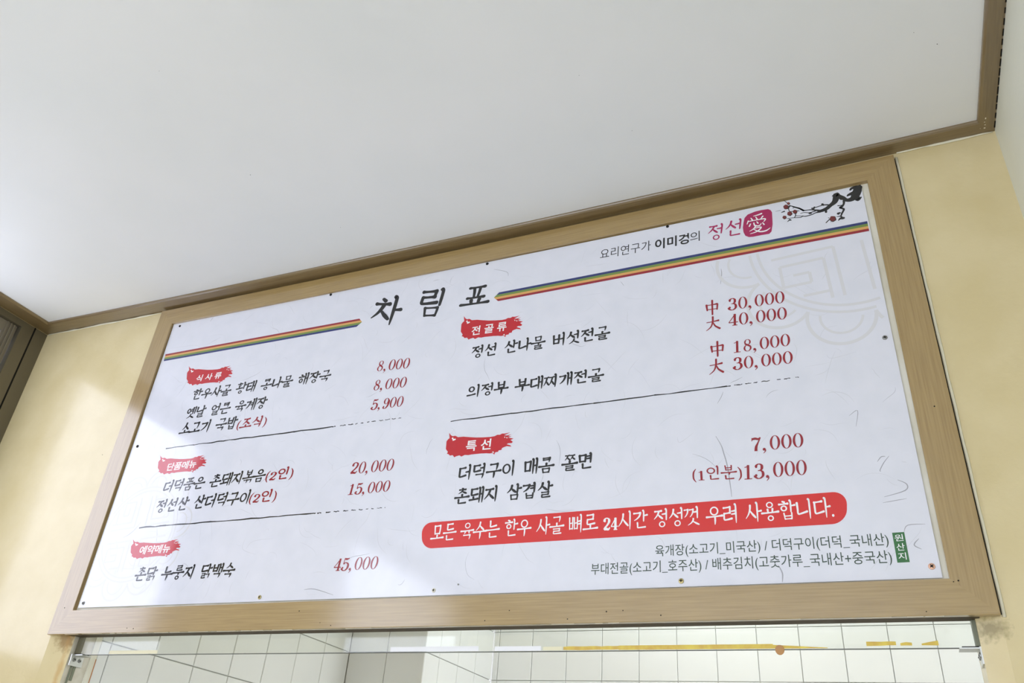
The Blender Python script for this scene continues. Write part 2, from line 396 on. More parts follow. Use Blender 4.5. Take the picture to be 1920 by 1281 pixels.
# ------------------------------------------------------------------ kitchen
kl = MB(); kl.box(KL - .1, KL - .007, T, KB, 0, KC); wkl = kl.build('wall_kitchen_left', M_grout, kind='structure')
kp = MB(); kp.box(KL - .007, PX - .007, PY + .007, KB, 0, KC); wkp = kp.build('wall_kitchen_pillar', M_grout, kind='structure')
wkb = box('wall_kitchen_back', PX - .007, KR, KB + .007, KB + .1, 0, KC, M_grout, kind='structure')
box('wall_kitchen_right', KR, KR + .1, T, KB + .1, 0, KC, M_kceil, kind='structure')
box('ceiling_kitchen', KL - .1, KR + .1, T, KB + .1, KC, KC + .08, M_kceil, kind='structure')
kf = box('wall_kitchen_front', OPX1 + .12, KR + .1, T - .05, T, 0, KC, M_kceil, kind='structure')
TW, TH, GR = .152, .191, .0022
_tiles = {}
def tile(u0, u1, z0, z1, mode, plane, parent):
    wu, hz = u1 - u0, z1 - z0; key = (round(wu, 4), round(hz, 4))
    if key not in _tiles:
        a, h, e = wu / 2 - GR / 2, hz / 2 - GR / 2, .0014; d = .007
        v = [(-a, 0, -h), (a, 0, -h), (a, 0, h), (-a, 0, h), (-a, -d + e, -h), (a, -d + e, -h), (a, -d + e, h), (-a, -d + e, h),
             (-a + e, -d, -h + e), (a - e, -d, -h + e), (a - e, -d, h - e), (-a + e, -d, h - e)]
        f = [(3, 2, 1, 0)] + [(i, (i + 1) % 4, (i + 1) % 4 + 4, i + 4) for i in range(4)] + [(i + 4, (i + 1) % 4 + 4, (i + 1) % 4 + 8, i + 8) for i in range(4)] + [(8, 9, 10, 11)]
        me = bpy.data.meshes.new('tile'); me.from_pydata(v, [], f); me.materials.append(M_tile); _tiles[key] = me
    o = bpy.data.objects.new('tile', _tiles[key]); COL.objects.link(o)
    c = (u0 + u1) / 2; zc = (z0 + z1) / 2; tl = lambda s: random.uniform(-s, s)
    if mode == 'y': o.location = (c, plane + .007 + tl(.0002), zc); o.rotation_euler = (tl(.0015), 0, tl(.0015))
    else: o.location = (plane - .007 + tl(.0002), c, zc); o.rotation_euler = (0, tl(.0015), pi / 2 + tl(.0015))
    o.parent = parent
rows = [Z0 + .005 + TH * k for k in range(-3, 5)]
sideys = [KY0, .122] + [.122 + TW * k for k in range(1, 7)] + [PY]
for zc in rows[:-1]:
    for a, b in zip(sideys, sideys[1:]):
        tile(a, b, zc, zc + TH, 'x', KL, wkl)
    for a, b in ((KL, .243), (.243, PX)): tile(a, b, zc, zc + TH, 'y', PY, wkp)
    py = [PY, 1.30, 1.45, 1.60, KB]
    for a, b in zip(py, py[1:]): tile(a, b, zc, zc + TH, 'x', PX, wkp)
    bxs = [PX, .430] + [.430 + .1503 * k for k in range(1, 17)]
    for a, b in zip(bxs, bxs[1:]): tile(a, b, zc, zc + TH, 'y', KB, wkb)
# left jamb lining, white corner strip and orange line
J = MB(); J.add([(OPX0 + .0004, RD, Z0 - .6), (.078, .070, Z0 - .6), (.078, .070, Z0 + .05), (OPX0 + .0004, RD, Z0 + .05), (OPX0 - .002, RD + .001, Z0 - .6), (OPX0 - .002, .070, Z0 - .6), (OPX0 - .002, .070, Z0 + .05), (OPX0 - .002, RD + .001, Z0 + .05)],
      [(0, 1, 2, 3), (7, 6, 5, 4), (0, 3, 7, 4), (1, 5, 6, 2), (3, 2, 6, 7), (0, 4, 5, 1)])
J.build('jamb_panel', M_jamb, wall_front)
box('corner_strip', OPX0, .0805, .070, .0875, Z0 - .6, Z0 + .05, M_back, wall_front)
box('orange_edge', .0805, .0812, .0865, .0885, Z0 - .6, Z0 - .0405, M_oran, wall_front)
mb = MB(); mb.box(.0735, .0765, .024, .041, Z0 - .040, Z0 + .03); mb.build('seal_strip', M_alu, wall_front)
mb = MB(); mb.box(.0725, .0745, .026, .031, Z0 - .14, Z0 - .062); mb.box(.0730, .0750, .034, .041, Z0 - .10, Z0 - .062)
mb.build('old_sealant', M_sil, wall_front, kind='stuff')

# glass pane behind the frame, resting on two steel brackets
GZ = Z0 - .0405
pane = box('glass_screen', .080, 2.061, .0305, .0360, GZ, Z0 + .045, M_kglass, label='clear greenish glass pane hanging behind the frame over the kitchen opening', cat='glass')
box('polished_edge', .081, 2.060, .0302, .0363, GZ - .0008, GZ, mat('dark_glass_edge', (60, 66, 58), .3), pane)
def strip(name, x0, x1, m, h=.0075, up=0., ragged=0., h1=None):
    n = max(2, int((x1 - x0) / .01)); v = []; f = []
    for i in range(n + 1):
        x = x0 + (x1 - x0) * i / n; hh = h + ((h1 if h1 is not None else h) - h) * i / n
        for zz in (GZ + up + .0008 + random.uniform(0, ragged), GZ + up + .0008 + max(.0005, hh - random.uniform(0, ragged))):
            v += [(x, .0305, zz), (x, .0301, zz)]
    for i in range(n):
        a = 4 * i; b = a + 4; f += [(a + 1, b + 1, b + 3, a + 3), (a, a + 2, b + 2, b), (a + 2, a + 3, b + 3, b + 2), (a, b, b + 1, a + 1)]
    f += [(0, 1, 3, 2), (4 * n, 4 * n + 2, 4 * n + 3, 4 * n + 1)]
    return mk(name, v, f, m, pane)
def gx(xp): return px(xp, 1219, .03).x
strip('tape_strip', gx(206), gx(296), M_ctape, .008)
strip('tape_strip', gx(732), gx(897), M_wtape, .0095)
strip('tape_strip', gx(927), gx(1014), M_wtape, .0085)
strip('tape_strip', gx(1018), gx(1054), M_ctape, .0075, ragged=.001)
strip('tape_strip', gx(1056), gx(1160), M_yel, .0075, ragged=.0012)
strip('tape_strip', gx(1160), gx(1450), M_yel, .008, ragged=.0002)
strip('tape_strip', gx(1450), gx(1552), M_yel, .0065, h1=.0012, ragged=.0002)
strip('tape_strip', gx(1626), gx(1682), M_yel, .0075, up=.003, ragged=.0015)
strip('tape_strip', gx(1690), gx(1712), M_yel, .006, up=.003, ragged=.002)
strip('tape_strip', gx(1730), gx(1762), M_yel, .0035, h1=.008, up=.003, ragged=.0006)
p = px(1462, 1218, .03); v, f = disc(.0075, 14, .0302, .0292, 0, 0)
mk('resin_blob', [(p.x + a * 1.05, b, p.z + c * (1.0 if c > 0 else 1.25)) for a, b, c in v], f, M_amber, pane)

def bracket(side, label):
    x = .0755 if side < 0 else 2.0655; s = -side
    t = empty('glass_bracket', (x, .035, GZ), label=label, cat='bracket', group='steel brackets under the glass pane')
    m = MB(); a, b = sorted((x, x + s * .0022))
    m.box(a, b, .016, .054, GZ - .027, GZ - .001)
    m.build('wall_plate', M_steel, t)
    a, b = sorted((x, x + s * .030)); m = MB(); m.box(a, b, .022, .050, GZ - .0032, GZ - .0012); m.build('shelf_lip', M_steel, t)
    a, b = sorted((x + s * .001, x + s * .026)); m = MB(); m.box(a, b, .024, .046, GZ - .0012, GZ + .0008); m.build('rubber_pad', M_rub, t)
    for yy in (.027, .043):
        v, f = disc(.0048, 14, 0, -.0018, dome=.0006)
        vv = [(x + s * (.0022 - q[1]), yy + q[0] * (1 if s > 0 else -1), GZ - .0125 + q[2]) for q in v]
        o = mk('screw', vv, f, M_screw, t)
        xa, xb = sorted((x + s * .0044, x + s * .0049))
        mk('screw_slot', *boxvf(xa, xb, yy - .0022, yy + .0022, GZ - .0135, GZ - .0115), M_slot, o)
    return t
bracket(-1, 'steel angle bracket with two screws holding the left end of the glass pane')
bracket(1, 'steel angle bracket holding the right end of the glass pane')
box('seal_strip', 2.0600, 2.0655, .022, .044, GZ + .0008, Z0 + .03, M_sil, wall_front)

# ================================================================== the framed menu board
board = empty('menu_board', (1.05, 0, Z0), label='wide Korean menu board in a tan wood-grain frame on the cream wall', cat='menu board')
FY = -.012
def rail(name, o0, o1, i0, i1, m, so=0., si=0., n=14):
    v = []; f = []; e = .0009
    for k in range(n + 1):
        t = k / n; g = 4 * t * (1 - t)
        ox, oz = o0[0] + (o1[0] - o0[0]) * t, o0[1] + (o1[1] - o0[1]) * t - so * g
        ix, iz = i0[0] + (i1[0] - i0[0]) * t, i0[1] + (i1[1] - i0[1]) * t - si * g
        dx, dz = ix - ox, iz - oz; l = hypot(dx, dz); ux, uz = dx / l * e, dz / l * e
        v += [(ox, -.0002, Z0 + oz), (ox, FY + e, Z0 + oz), (ox + ux, FY, Z0 + oz + uz), (ix - ux, FY, Z0 + iz - uz), (ix, FY + e, Z0 + iz), (ix, -.0002, Z0 + iz)]
    for k in range(n):
        for s in range(6):
            a = k * 6 + s; b = k * 6 + (s + 1) % 6; f.append((a, b, b + 6, a + 6))
    f.append((5, 4, 3, 2, 1, 0)); f.append(tuple(range(n * 6, n * 6 + 6)))
    return mk(name, v, f, m, board)
TOP, IT, IB, IL, IR = .9745, .9180, .0580, .0617, 2.0392
rail('frame_rail', (0, TOP), (2.1, TOP), (IL, IT), (IR, IT), M_wx, .006, .0055)
rail('frame_rail', (2.1, 0), (0, 0), (IR, IB), (IL, IB), M_wx, 0, -.001)
rail('frame_rail', (0, 0), (0, TOP), (IL, IB), (IL, IT), M_wz)
rail('frame_rail', (2.1, TOP), (2.1, 0), (IR, IT), (IR, IB), M_wz)
box('underside_board', OPX0 - .01, OPX1 + .006, .0, .0285, Z0, Z0 + .010, M_edge, board)
box('dark_joint', 2.1001, 2.1024, -.0016, 0, Z0 + .002, Z0 + TOP - .004, M_gap, board)
mb = MB(); x = .06
while x < 2.03:                    # frayed pale foil edge along the underside
    wd = random.uniform(.012, .07)
    if random.random() < (.85 if x < .7 else .4):
        mb.box(x, x + wd, FY + .0015, FY + random.uniform(.0025, .006), Z0 - .0005, Z0 + .0002)
    x += wd + random.uniform(.002, .03)
mb.build('frayed_foil', M_chip, board, kind='stuff')
box('backing_panel', IL - .004, IR + .004, -.0012, -.0002, Z0 + IB - .006, Z0 + IT + .004, M_back, board)
mb = MB()
for (x, y) in [(192, 853), (121, 1140), (238, 1178), (250, 1179), (561, 1146), (600, 1168), (620, 1173), (909, 1164), (1137, 1147), (1168, 1145), (1239, 1154), (1064, 1161), (1737, 1147), (1752, 762), (1788, 1091), (1797, 1089), (955, 1145), (715, 610)]:
    if y < 700: continue
    p = px(x, y, FY); r = random.uniform(.0009, .0015)
    v, f = disc(r, 8, FY, FY - .0003, p.x, p.z); mb.add(v, f)
mb.build('nail_hole', M_gap, board, kind='stuff')

# printed sheet
SY = -.0052
c = [px(x, y, SY) for x, y in ((146, 1140), (1767.5, 1083.5), (1614.5, 347.5), (326.5, 607))]
SX0 = min(c[0].x, c[3].x); n = 24; v = []; f = []
for k in range(n + 1):
    t = k / n; g = 4 * t * (1 - t)
    lo = c[0].lerp(c[1], t); hi = c[3].lerp(c[2], t)
    hi.z -= .0052 * g
    for q in (lo, hi): v += [(q.x, SY, q.z), (q.x, SY + .0007, q.z)]
for k in range(n):
    a = 4 * k; b = a + 4; f += [(a, b, b + 2, a + 2), (a + 1, a + 3, b + 3, b + 1), (a, a + 1, b + 1, b), (a + 2, b + 2, b + 3, a + 3)]
f += [(0, 2, 3, 1), (4 * n, 4 * n + 1, 4 * n + 3, 4 * n + 2)]
sheet = mk('printed_sheet', v, f, M_paper, board)

# ------------------------------------------------------------------ ink layers
class Ink:
    """flat print: quads and triangles in the plane of the sheet, every stroke a hair further out"""
    LAYER = 0
    def __init__(s, level=0): s.p = []; s.f = []; s.h = []; s.level = level
    def poly_strip(s, Lp, Rp):
        n = len(s.p); k = len(Lp); hh = len(s.h)
        for a, b in zip(Lp, Rp): s.p += [a, b]
        for i in range(k - 1): s.f.append((n + 2 * i, n + 2 * i + 1, n + 2 * i + 3, n + 2 * i + 2))
        s.h.append((n, len(s.p)))
    def fill(s, pts):
        n = len(s.p); s.p += list(pts)
        for t in tessellate_polygon([[Vector((a, b, 0)) for a, b in pts]]): s.f.append(tuple(n + i for i in t))
        s.h.append((n, len(s.p)))
    def stroke(s, pts, ws, res=5, cap=True):
        """variable width brush stroke through pts"""
        P = []; n = len(pts)
        if n == 2: P = [(pts[0][0] + (pts[1][0] - pts[0][0]) * i / 6, pts[0][1] + (pts[1][1] - pts[0][1]) * i / 6) for i in range(7)]
        else:
            for i in range(n - 1):
                p0, p1, p2, p3 = pts[max(i - 1, 0)], pts[i], pts[i + 1], pts[min(i + 2, n - 1)]
                for j in range(res):
                    t = j / res
                    P.append(tuple(.5 * (2 * b + (c_ - a) * t + (2 * a - 5 * b + 4 * c_ - d) * t * t + (3 * b - a - 3 * c_ + d) * t ** 3) for a, b, c_, d in zip(p0, p1, p2, p3)))
            P.append(pts[-1])
        m = len(P); W = []
        for i in range(m):
            u = i / (m - 1) * (len(ws) - 1); j = min(int(u), len(ws) - 2); W.append(ws[j] + (ws[j + 1] - ws[j]) * (u - j))
        T_ = []
        for i in range(m):
            a, b = P[max(0, i - 1)], P[min(m - 1, i + 1)]; d = hypot(b[0] - a[0], b[1] - a[1]) or 1e-9
            T_.append(((b[0] - a[0]) / d, (b[1] - a[1]) / d))
        Lp = []; Rp = []
        def at(i, off, sc):
            t = T_[i]; c_ = P[i]; ww = W[i] / 2 * sc
            cx, cy = c_[0] + t[0] * off * W[i] / 2, c_[1] + t[1] * off * W[i] / 2
            Lp.append((cx - t[1] * ww, cy + t[0] * ww)); Rp.append((cx + t[1] * ww, cy - t[0] * ww))
        if cap: at(0, -.8, .35); at(0, -.5, .8)
        for i in range(m): at(i, 0, 1)
        if cap: at(m - 1, .5, .8); at(m - 1, .8, .35)
        s.poly_strip(Lp, Rp)
    def ring(s, cx, cy, rx, ry, ix, iy, n=22, a0=0, a1=2 * pi, dx=0):
        O = [(cx + rx * cos(a0 + (a1 - a0) * k / n), cy + ry * sin(a0 + (a1 - a0) * k / n)) for k in range(n + 1)]
        I = [(cx + dx + ix * cos(a0 + (a1 - a0) * k / n), cy + iy * sin(a0 + (a1 - a0) * k / n)) for k in range(n + 1)]
        s.poly_strip(O, I)
    def build(s, name, m, fn, level, **k):
        """fn maps glyph units to (x, z) on the sheet"""
        step = 3e-6; y = {}
        for i, (a, b) in enumerate(s.h):
            for q in range(a, b): y[q] = SY - .00006 * level - step * (i % 12)
        v = []
        for q, pnt in enumerate(s.p):
            x, z = fn(*pnt); v.append((x, y.get(q, SY - .00006 * level), z))
        f = []
        for q in s.f:                # face the viewer (-y)
            a, b, c_ = (Vector(v[q[0]]), Vector(v[q[1]]), Vector(v[q[2]]))
            nn = (b - a).cross(c_ - a)
            if nn.y > 0: q = q[::-1]
            f.append(q)
        return mk(name, v, f, m, sheet, **k)

# ---- brush Hangul, composed from its letters; unit box, y up
VW = [1.25, 1.0, .92, .95, .8, .35]; HW = [1.1, .8, .72, .8, 1.25]; DW = [1.15, 1.0, .75, .3]; RW = [.55, .85, 1.2, .9]
def jamo(j, final=False, horiz=False):
    """list of (points, width profile) or ('O', cx, cy, rx, ry)"""
    v = lambda x, a, b, e=0: ([(x - .05, a + .02), (x, a - .06), (x + e * .4, (a + b) / 2), (x + e, b)], VW)
    h = lambda y, a, b, r=.05: ([(a, y), (a * .6 + b * .4, y + r * .25), (b, y + r)], HW)
    if j == 'ㄱ':
        if horiz or final: return [h(.82, .08, .9), ([(.9, .88), (.88, .5), (.80, .0)], DW)]
        return [h(.82, .08, .82), ([(.84, .88), (.72, .5), (.45, .2), (.12, .0)], DW)]
    if j == 'ㄴ': return [([(.12, .95), (.14, .5), (.14, .18), (.3, .12), (.98, .28 if not final else .2)], [1.2, 1, .9, .8, 1.1])]
    if j == 'ㄷ': return [h(.9, .1, .86), ([(.14, .86), (.14, .4), (.16, .12), (.35, .08), (.98, .2)], [1, .95, .9, .8, 1.1])]
    if j == 'ㄹ': return [h(.94, .1, .84), ([(.84, .96), (.82, .75), (.8, .56)], [1, .9, .8]), h(.5, .14, .82), ([(.14, .5), (.13, .3), (.14, .06), (.35, .02), (1.0, .1)], [.9, .9, .9, .8, 1.15])]
    if j == 'ㅁ': return [([(.1, .92), (.14, .5), (.18, .04)], [1.1, .9, .8]), h(.88, .12, .84), ([(.86, .94), (.84, .5), (.8, .04)], [1, .95, .8]), h(.06, .18, .8, .02)]
    if j == 'ㅂ': return [([(.1, .98), (.14, .5), (.17, .04)], [1.1, .9, .8]), ([(.84, 1.0), (.84, .5), (.82, .04)], [1.1, .95, .8]), h(.52, .16, .82, .03), h(.07, .18, .8, .02)]
    if j == 'ㅅ': return [([(.5, 1.0), (.46, .7), (.3, .35), (.0, .02)], DW), ([(.44, .62), (.68, .35), (1.0, .06)], RW)]
    if j == 'ㅇ': return [('O', .5, .46, .42, .45)]
    if j == 'ㅈ': return [h(.88, .1, .88), ([(.58, .88), (.48, .6), (.3, .32), (.0, .0)], DW), ([(.46, .52), (.68, .3), (1.0, .04)], RW)]
    if j == 'ㅊ': return [([(.42, 1.02), (.58, .93)], [.9, 1.1]), h(.74, .1, .88), ([(.56, .74), (.46, .5), (.28, .25), (.0, .0)], DW), ([(.46, .42), (.68, .24), (1.0, .02)], RW)]
    if j == 'ㅋ': return jamo('ㄱ', final, horiz) + [h(.48, .1, .74 if not (final or horiz) else .84)]
    if j == 'ㅌ': return [h(.94, .1, .86), h(.52, .16, .8), ([(.14, .92), (.14, .4), (.16, .08), (.35, .04), (.98, .14)], [1, .95, .9, .8, 1.1])]
    if j == 'ㅍ': return [h(.9, .04, .94), ([(.32, .84), (.36, .5), (.38, .14)], [.9, .8, .7]), ([(.68, .88), (.66, .5), (.62, .14)], [.9, .8, .7]), h(.06, .0, 1.0)]
    if j == 'ㅎ': return [([(.4, 1.04), (.6, .95)], [.9, 1.1]), h(.74, .04, .92), ('O', .5, .28, .32, .29)]
    raise KeyError(j)
DBL = {'ㄲ': 'ㄱㄱ', 'ㅃ': 'ㅂㅂ', 'ㅉ': 'ㅈㅈ', 'ㄺ': 'ㄹㄱ'}
def vowel(vw, tail):
    """returns (class, strokes) in the syllable's unit square; class A upright, B flat, C both"""
    b = .40 if tail else -.02
    mid = (1.0 + b) / 2 + (.0 if tail else .02)
    st = lambda x, top=1.0, e=0: ([(x - .045, top + .01), (x, top - .05), (x, (top + b) / 2), (x - .01 + e, b)], VW if not tail else [1.2, 1, .9, .9, .7])
    hs = lambda x0, x1, y: ([(x0, y), ((x0 + x1) / 2, y + .01), (x1, y + .03)], [.7, .8, 1.1])
    if vw == 'ㅏ': return 'A', [st(.74), hs(.75, .98, mid + .02)]
    if vw == 'ㅑ': return 'A', [st(.74), hs(.75, .97, mid + .1), hs(.75, .98, mid - .08)]
    if vw == 'ㅐ': return 'A', [st(.66, .97), st(.90), hs(.67, .89, mid + .02)]
    if vw == 'ㅓ': return 'A', [st(.84), hs(.56, .82, mid + .02)]
    if vw == 'ㅔ': return 'A', [st(.70, .96), st(.92), hs(.48, .69, mid + .02)]
    if vw == 'ㅕ': return 'A', [st(.84), hs(.57, .82, mid + .12), hs(.57, .82, mid - .04)]
    if vw == 'ㅖ': return 'A', [st(.72, .96), st(.93), hs(.50, .71, mid + .12), hs(.50, .71, mid - .04)]
    if vw == 'ㅣ': return 'A', [st(.82)]
    y = .40 if tail else .14
    if vw == 'ㅗ': return 'B', [([(.5, y + .2), (.5, y + .03)], [1.1, .8]), ([(.0, y), (.5, y + .015), (1.0, y + .05)], HW)]
    if vw == 'ㅛ': return 'B', [([(.36, y + .2), (.38, y + .03)], [1.1, .8]), ([(.66, y + .22), (.63, y + .03)], [1.1, .8]), ([(.0, y), (.5, y + .015), (1.0, y + .05)], HW)]
    y2 = y + (.08 if tail else .24)
    bt = .34 if tail else -.03
    if vw == 'ㅜ': return 'B', [([(.0, y2), (.5, y2 + .015), (1.0, y2 + .05)], HW), ([(.54, y2), (.54, (y2 + bt) / 2), (.52, bt)], [1, 1, .5])]
    if vw == 'ㅠ': return 'B', [([(.0, y2), (.5, y2 + .015), (1.0, y2 + .05)], HW), ([(.36, y2), (.35, (y2 + bt) / 2), (.30, bt)], [1, .9, .5]), ([(.66, y2), (.66, (y2 + bt) / 2), (.66, bt)], [1, 1, .5])]
    if vw == 'ㅡ': return 'B', [([(.0, y + .04), (.5, y + .055), (1.0, y + .09)], HW)]
    yy = .46 if tail else .20
    fl = [([(.28, yy + .17), (.3, yy + .02)], [1, .8]), ([(.02, yy - .02), (.3, yy), (.62, yy + .05)], [1, .8, 1])]
    if vw == 'ㅘ': return 'C', fl + [st(.78), hs(.79, .99, mid + .04)]
    if vw == 'ㅙ': return 'C', fl + [st(.73, .97), st(.94), hs(.74, .93, mid + .04)]
    if vw == 'ㅚ': return 'C', fl + [st(.84)]
    if vw == 'ㅢ': return 'C', [([(.02, yy - .02), (.3, yy), (.62, yy + .05)], [1, .8, 1]), st(.84)]
    if vw == 'ㅝ': return 'C', [([(.02, yy + .1), (.3, yy + .11), (.62, yy + .15)], [1, .8, 1]), ([(.33, yy + .1), (.3, yy - .08)], [.9, .6]), st(.86), hs(.62, .84, mid - .1)]
    raise KeyError(vw)
CH = 'ㄱㄲㄴㄷㄸㄹㅁㅂㅃㅅㅆㅇㅈㅉㅊㅋㅌㅍㅎ'; JU = 'ㅏㅐㅑㅒㅓㅔㅕㅖㅗㅘㅙㅚㅛㅜㅝㅞㅟㅠㅡㅢㅣ'
JO = ['', 'ㄱ', 'ㄲ', 'ㄳ', 'ㄴ', 'ㄵ', 'ㄶ', 'ㄷ', 'ㄹ', 'ㄺ', 'ㄻ', 'ㄼ', 'ㄽ', 'ㄾ', 'ㄿ', 'ㅀ', 'ㅁ', 'ㅂ', 'ㅄ', 'ㅅ', 'ㅆ', 'ㅇ', 'ㅈ', 'ㅊ', 'ㅋ', 'ㅌ', 'ㅍ', 'ㅎ']
def syllable(ink, ch, ox, sx, wt):
    k = ord(ch) - 0xAC00; l, vw, t = CH[k // 588], JU[k % 588 // 28], JO[k % 28]
    cls, vs = vowel(vw, bool(t))
    wide = vw in 'ㅐㅔㅖㅙ'; arm = vw in 'ㅓㅕㅔㅖ'
    if cls == 'A':
        x1 = .54 if wide else .62
        if arm: x1 = .46 if wide else .58
        if vw == 'ㅣ': x1 = .68
        bx = (.03, x1, .46, .95) if t else (.03, x1, .16, .88)
    elif cls == 'B':
        top = 1.0
        lowv = vw in 'ㅜㅠ'
        bx = (.22, .78, .66 if vw != 'ㅡ' else .60, 1.02) if t else (.2, .8, .47 if lowv else (.30 if vw == 'ㅡ' else .40), .98)
        if t and vw in 'ㅗㅛ': bx = (.22, .78, .68, 1.02)
    else:
        bx = (.05, .56, .66, .98) if t else (.05, .58, .46, .95)
    if t and cls == 'A': tb = (.24, .86, .0, .34)
    else: tb = (.2, .82, -.02, .28)
    if t in ('ㅅ',): tb = (tb[0] - .02, tb[1] + .06, tb[2], tb[3] + .02)
    def put(sts, b, wk=1.0):
        for s_ in sts:
            if s_[0] == 'O':
                _, cx, cy, rx, ry = s_
                X = ox + sx * (b[0] + cx * (b[1] - b[0])); Y = b[2] + cy * (b[3] - b[2])
                RX = rx * (b[1] - b[0]) * sx; RY = ry * (b[3] - b[2])
                m = min(RX / sx, RY) ; RX = min(RX, m * 1.25 * sx); RY = min(RY, m * 1.2)
                th = wt * wk * .8
                ink.ring(X, Y, RX + th * .25, RY + th * .25, max(RX - th * .8, RX * .42), max(RY - th * .62, RY * .45), 20)
            else:
                P, W_ = s_
                ink.stroke([(ox + sx * (b[0] + p[0] * (b[1] - b[0])), b[2] + p[1] * (b[3] - b[2])) for p in P], [q * wt * wk for q in W_], 4)
    def letter(j, b, final, horiz):
        hgt = b[3] - b[2]; wk = 1.0 if hgt > .4 else .84
        if j in 'ㄹㅎㅂㅌㅁ' and hgt <= .4: wk = .74
        if j in DBL:
            m = (b[0] + b[1]) / 2; g = .015
            put(jamo(DBL[j][0], final, True if DBL[j] != 'ㄱㄱ' else horiz), (b[0] - .05, m - g, b[2], b[3]), wk * .82); put(jamo(DBL[j][1], final, horiz), (m + g, b[1] + .05, b[2], b[3]), wk * .82)
        else: put(jamo(j, final, horiz), b, wk)
    letter(l, bx, False, cls != 'A')
    put(vs, (0, 1, 0, 1))
    if t: letter(t, tb, True, True)

# ---- serif figures, unit height .72
def figure(ink, ch, ox, sx, wt):
    X = lambda x: ox + sx * x
    T_, t_ = wt * 1.35, wt * .42          # thick and thin
    def cs(pts, res=6):                    # contrast stroke: thick when the pen moves up or down
        P = []; n = len(pts)
        for i in range(n - 1):
            p0, p1, p2, p3 = pts[max(i - 1, 0)], pts[i], pts[i + 1], pts[min(i + 2, n - 1)]
            for j in range(res):
                t = j / res
                P.append(tuple(.5 * (2 * b + (c_ - a) * t + (2 * a - 5 * b + 4 * c_ - d) * t * t + (3 * b - a - 3 * c_ + d) * t ** 3) for a, b, c_, d in zip(p0, p1, p2, p3)))
        P.append(pts[-1]); W_ = []
        for i in range(len(P)):
            a, b = P[max(0, i - 1)], P[min(len(P) - 1, i + 1)]; d = hypot(b[0] - a[0], b[1] - a[1]) or 1
            W_.append(t_ + (T_ - t_) * (abs(b[1] - a[1]) / d) ** 1.6)
        ink.stroke([(X(a), b) for a, b in P], W_, 1, cap=False)
    dot = lambda x, y, r: ink.ring(X(x), y, r * sx * 1.0, r, 0, 0, 12)
    if ch == '0': ink.ring(X(.28), .36, .255 * sx, .37, (.255 - .118) * sx, .345, 28)
    elif ch == '1':
        ink.stroke([(X(.27), .70), (X(.27), .02)], [T_ * .95] * 2, cap=False); ink.stroke([(X(.28), .70), (X(.20), .62), (X(.09), .60)], [t_ * 1.6, t_, t_ * .9], cap=False)
        ink.stroke([(X(.08), .015), (X(.46), .015)], [t_, t_], cap=False)
    elif ch == '2':
        cs([(.09, .50), (.12, .64), (.26, .71), (.42, .63), (.43, .48), (.32, .32), (.16, .17), (.07, .04)]); dot(.115, .53, .062)
        ink.stroke([(X(.06), .05), (X(.25), .075), (X(.40), .05), (X(.50), .17)], [T_ * .6, T_ * .95, T_ * .7, t_], cap=False)
    elif ch == '3':
        cs([(.09, .57), (.15, .67), (.27, .71), (.39, .63), (.39, .47), (.30, .39), (.20, .385)]); cs([(.20, .385), (.34, .375), (.44, .28), (.44, .12), (.32, .01), (.19, .0), (.07, .08), (.06, .16)])
        dot(.115, .575, .058); dot(.105, .155, .064)
    elif ch == '4':
        ink.stroke([(X(.36), .70), (X(.36), .02)], [T_ * .95] * 2, cap=False); ink.stroke([(X(.38), .71), (X(.22), .46), (X(.03), .205)], [t_ * 1.3, t_ * 1.1, t_], cap=False)
        ink.stroke([(X(.03), .20), (X(.53), .20)], [t_ * 1.2] * 2, cap=False); ink.stroke([(X(.22), .015), (X(.50), .015)], [t_] * 2, cap=False)
    elif ch == '5':
        ink.stroke([(X(.12), .68), (X(.30), .655), (X(.46), .70)], [T_ * .7, T_ * .8, t_], cap=False); ink.stroke([(X(.12), .70), (X(.11), .36)], [t_ * 1.1] * 2, cap=False)
        cs([(.11, .37), (.20, .44), (.32, .44), (.45, .34), (.45, .14), (.33, .01), (.20, .0), (.08, .07), (.06, .15)]); dot(.105, .15, .062)
    elif ch == '7':
        ink.stroke([(X(.06), .63), (X(.22), .655), (X(.38), .62), (X(.49), .70)], [T_ * .75, T_ * .9, T_ * .8, t_], cap=False); ink.stroke([(X(.065), .70), (X(.06), .53)], [t_] * 2, cap=False)
        ink.stroke([(X(.485), .68), (X(.36), .42), (X(.27), .22), (X(.25), .0)], [t_ * 1.2, t_ * 1.8, T_ * 1.0, T_ * 1.15], cap=False)
    elif ch == '8':
        ink.ring(X(.28), .55, .185 * sx, .175, .100 * sx, .15, 22); ink.ring(X(.28), .19, .22 * sx, .205, .125 * sx, .178, 22)
        ink.stroke([(X(.13), .46), (X(.28), .38), (X(.42), .28)], [T_ * .5, T_ * .8, T_ * .6], cap=False)
    elif ch == '9':
        ink.ring(X(.265), .50, .215 * sx, .215, .105 * sx, .19, 24); cs([(.445, .56), (.48, .40), (.42, .14), (.29, .0), (.15, .015), (.09, .10)]); dot(.13, .115, .058)
    elif ch in ',.':
        dot(.10, .06, .075)
        if ch == ',': ink.stroke([(X(.15), .06), (X(.16), -.03), (X(.06), -.15)], [T_ * .5, T_ * .4, t_ * .5], cap=False)
    elif ch == '(': ink.stroke([(X(.26), .88), (X(.10), .60), (X(.09), .15), (X(.25), -.14)], [t_ * .7, T_ * .7, T_ * .7, t_ * .7], 6, cap=False)
    elif ch == ')': ink.stroke([(X(.05), .88), (X(.21), .60), (X(.22), .15), (X(.06), -.14)], [t_ * .7, T_ * .7, T_ * .7, t_ * .7], 6, cap=False)
    return {',': .36, '.': .3, '(': .33, ')': .33}.get(ch, .56)
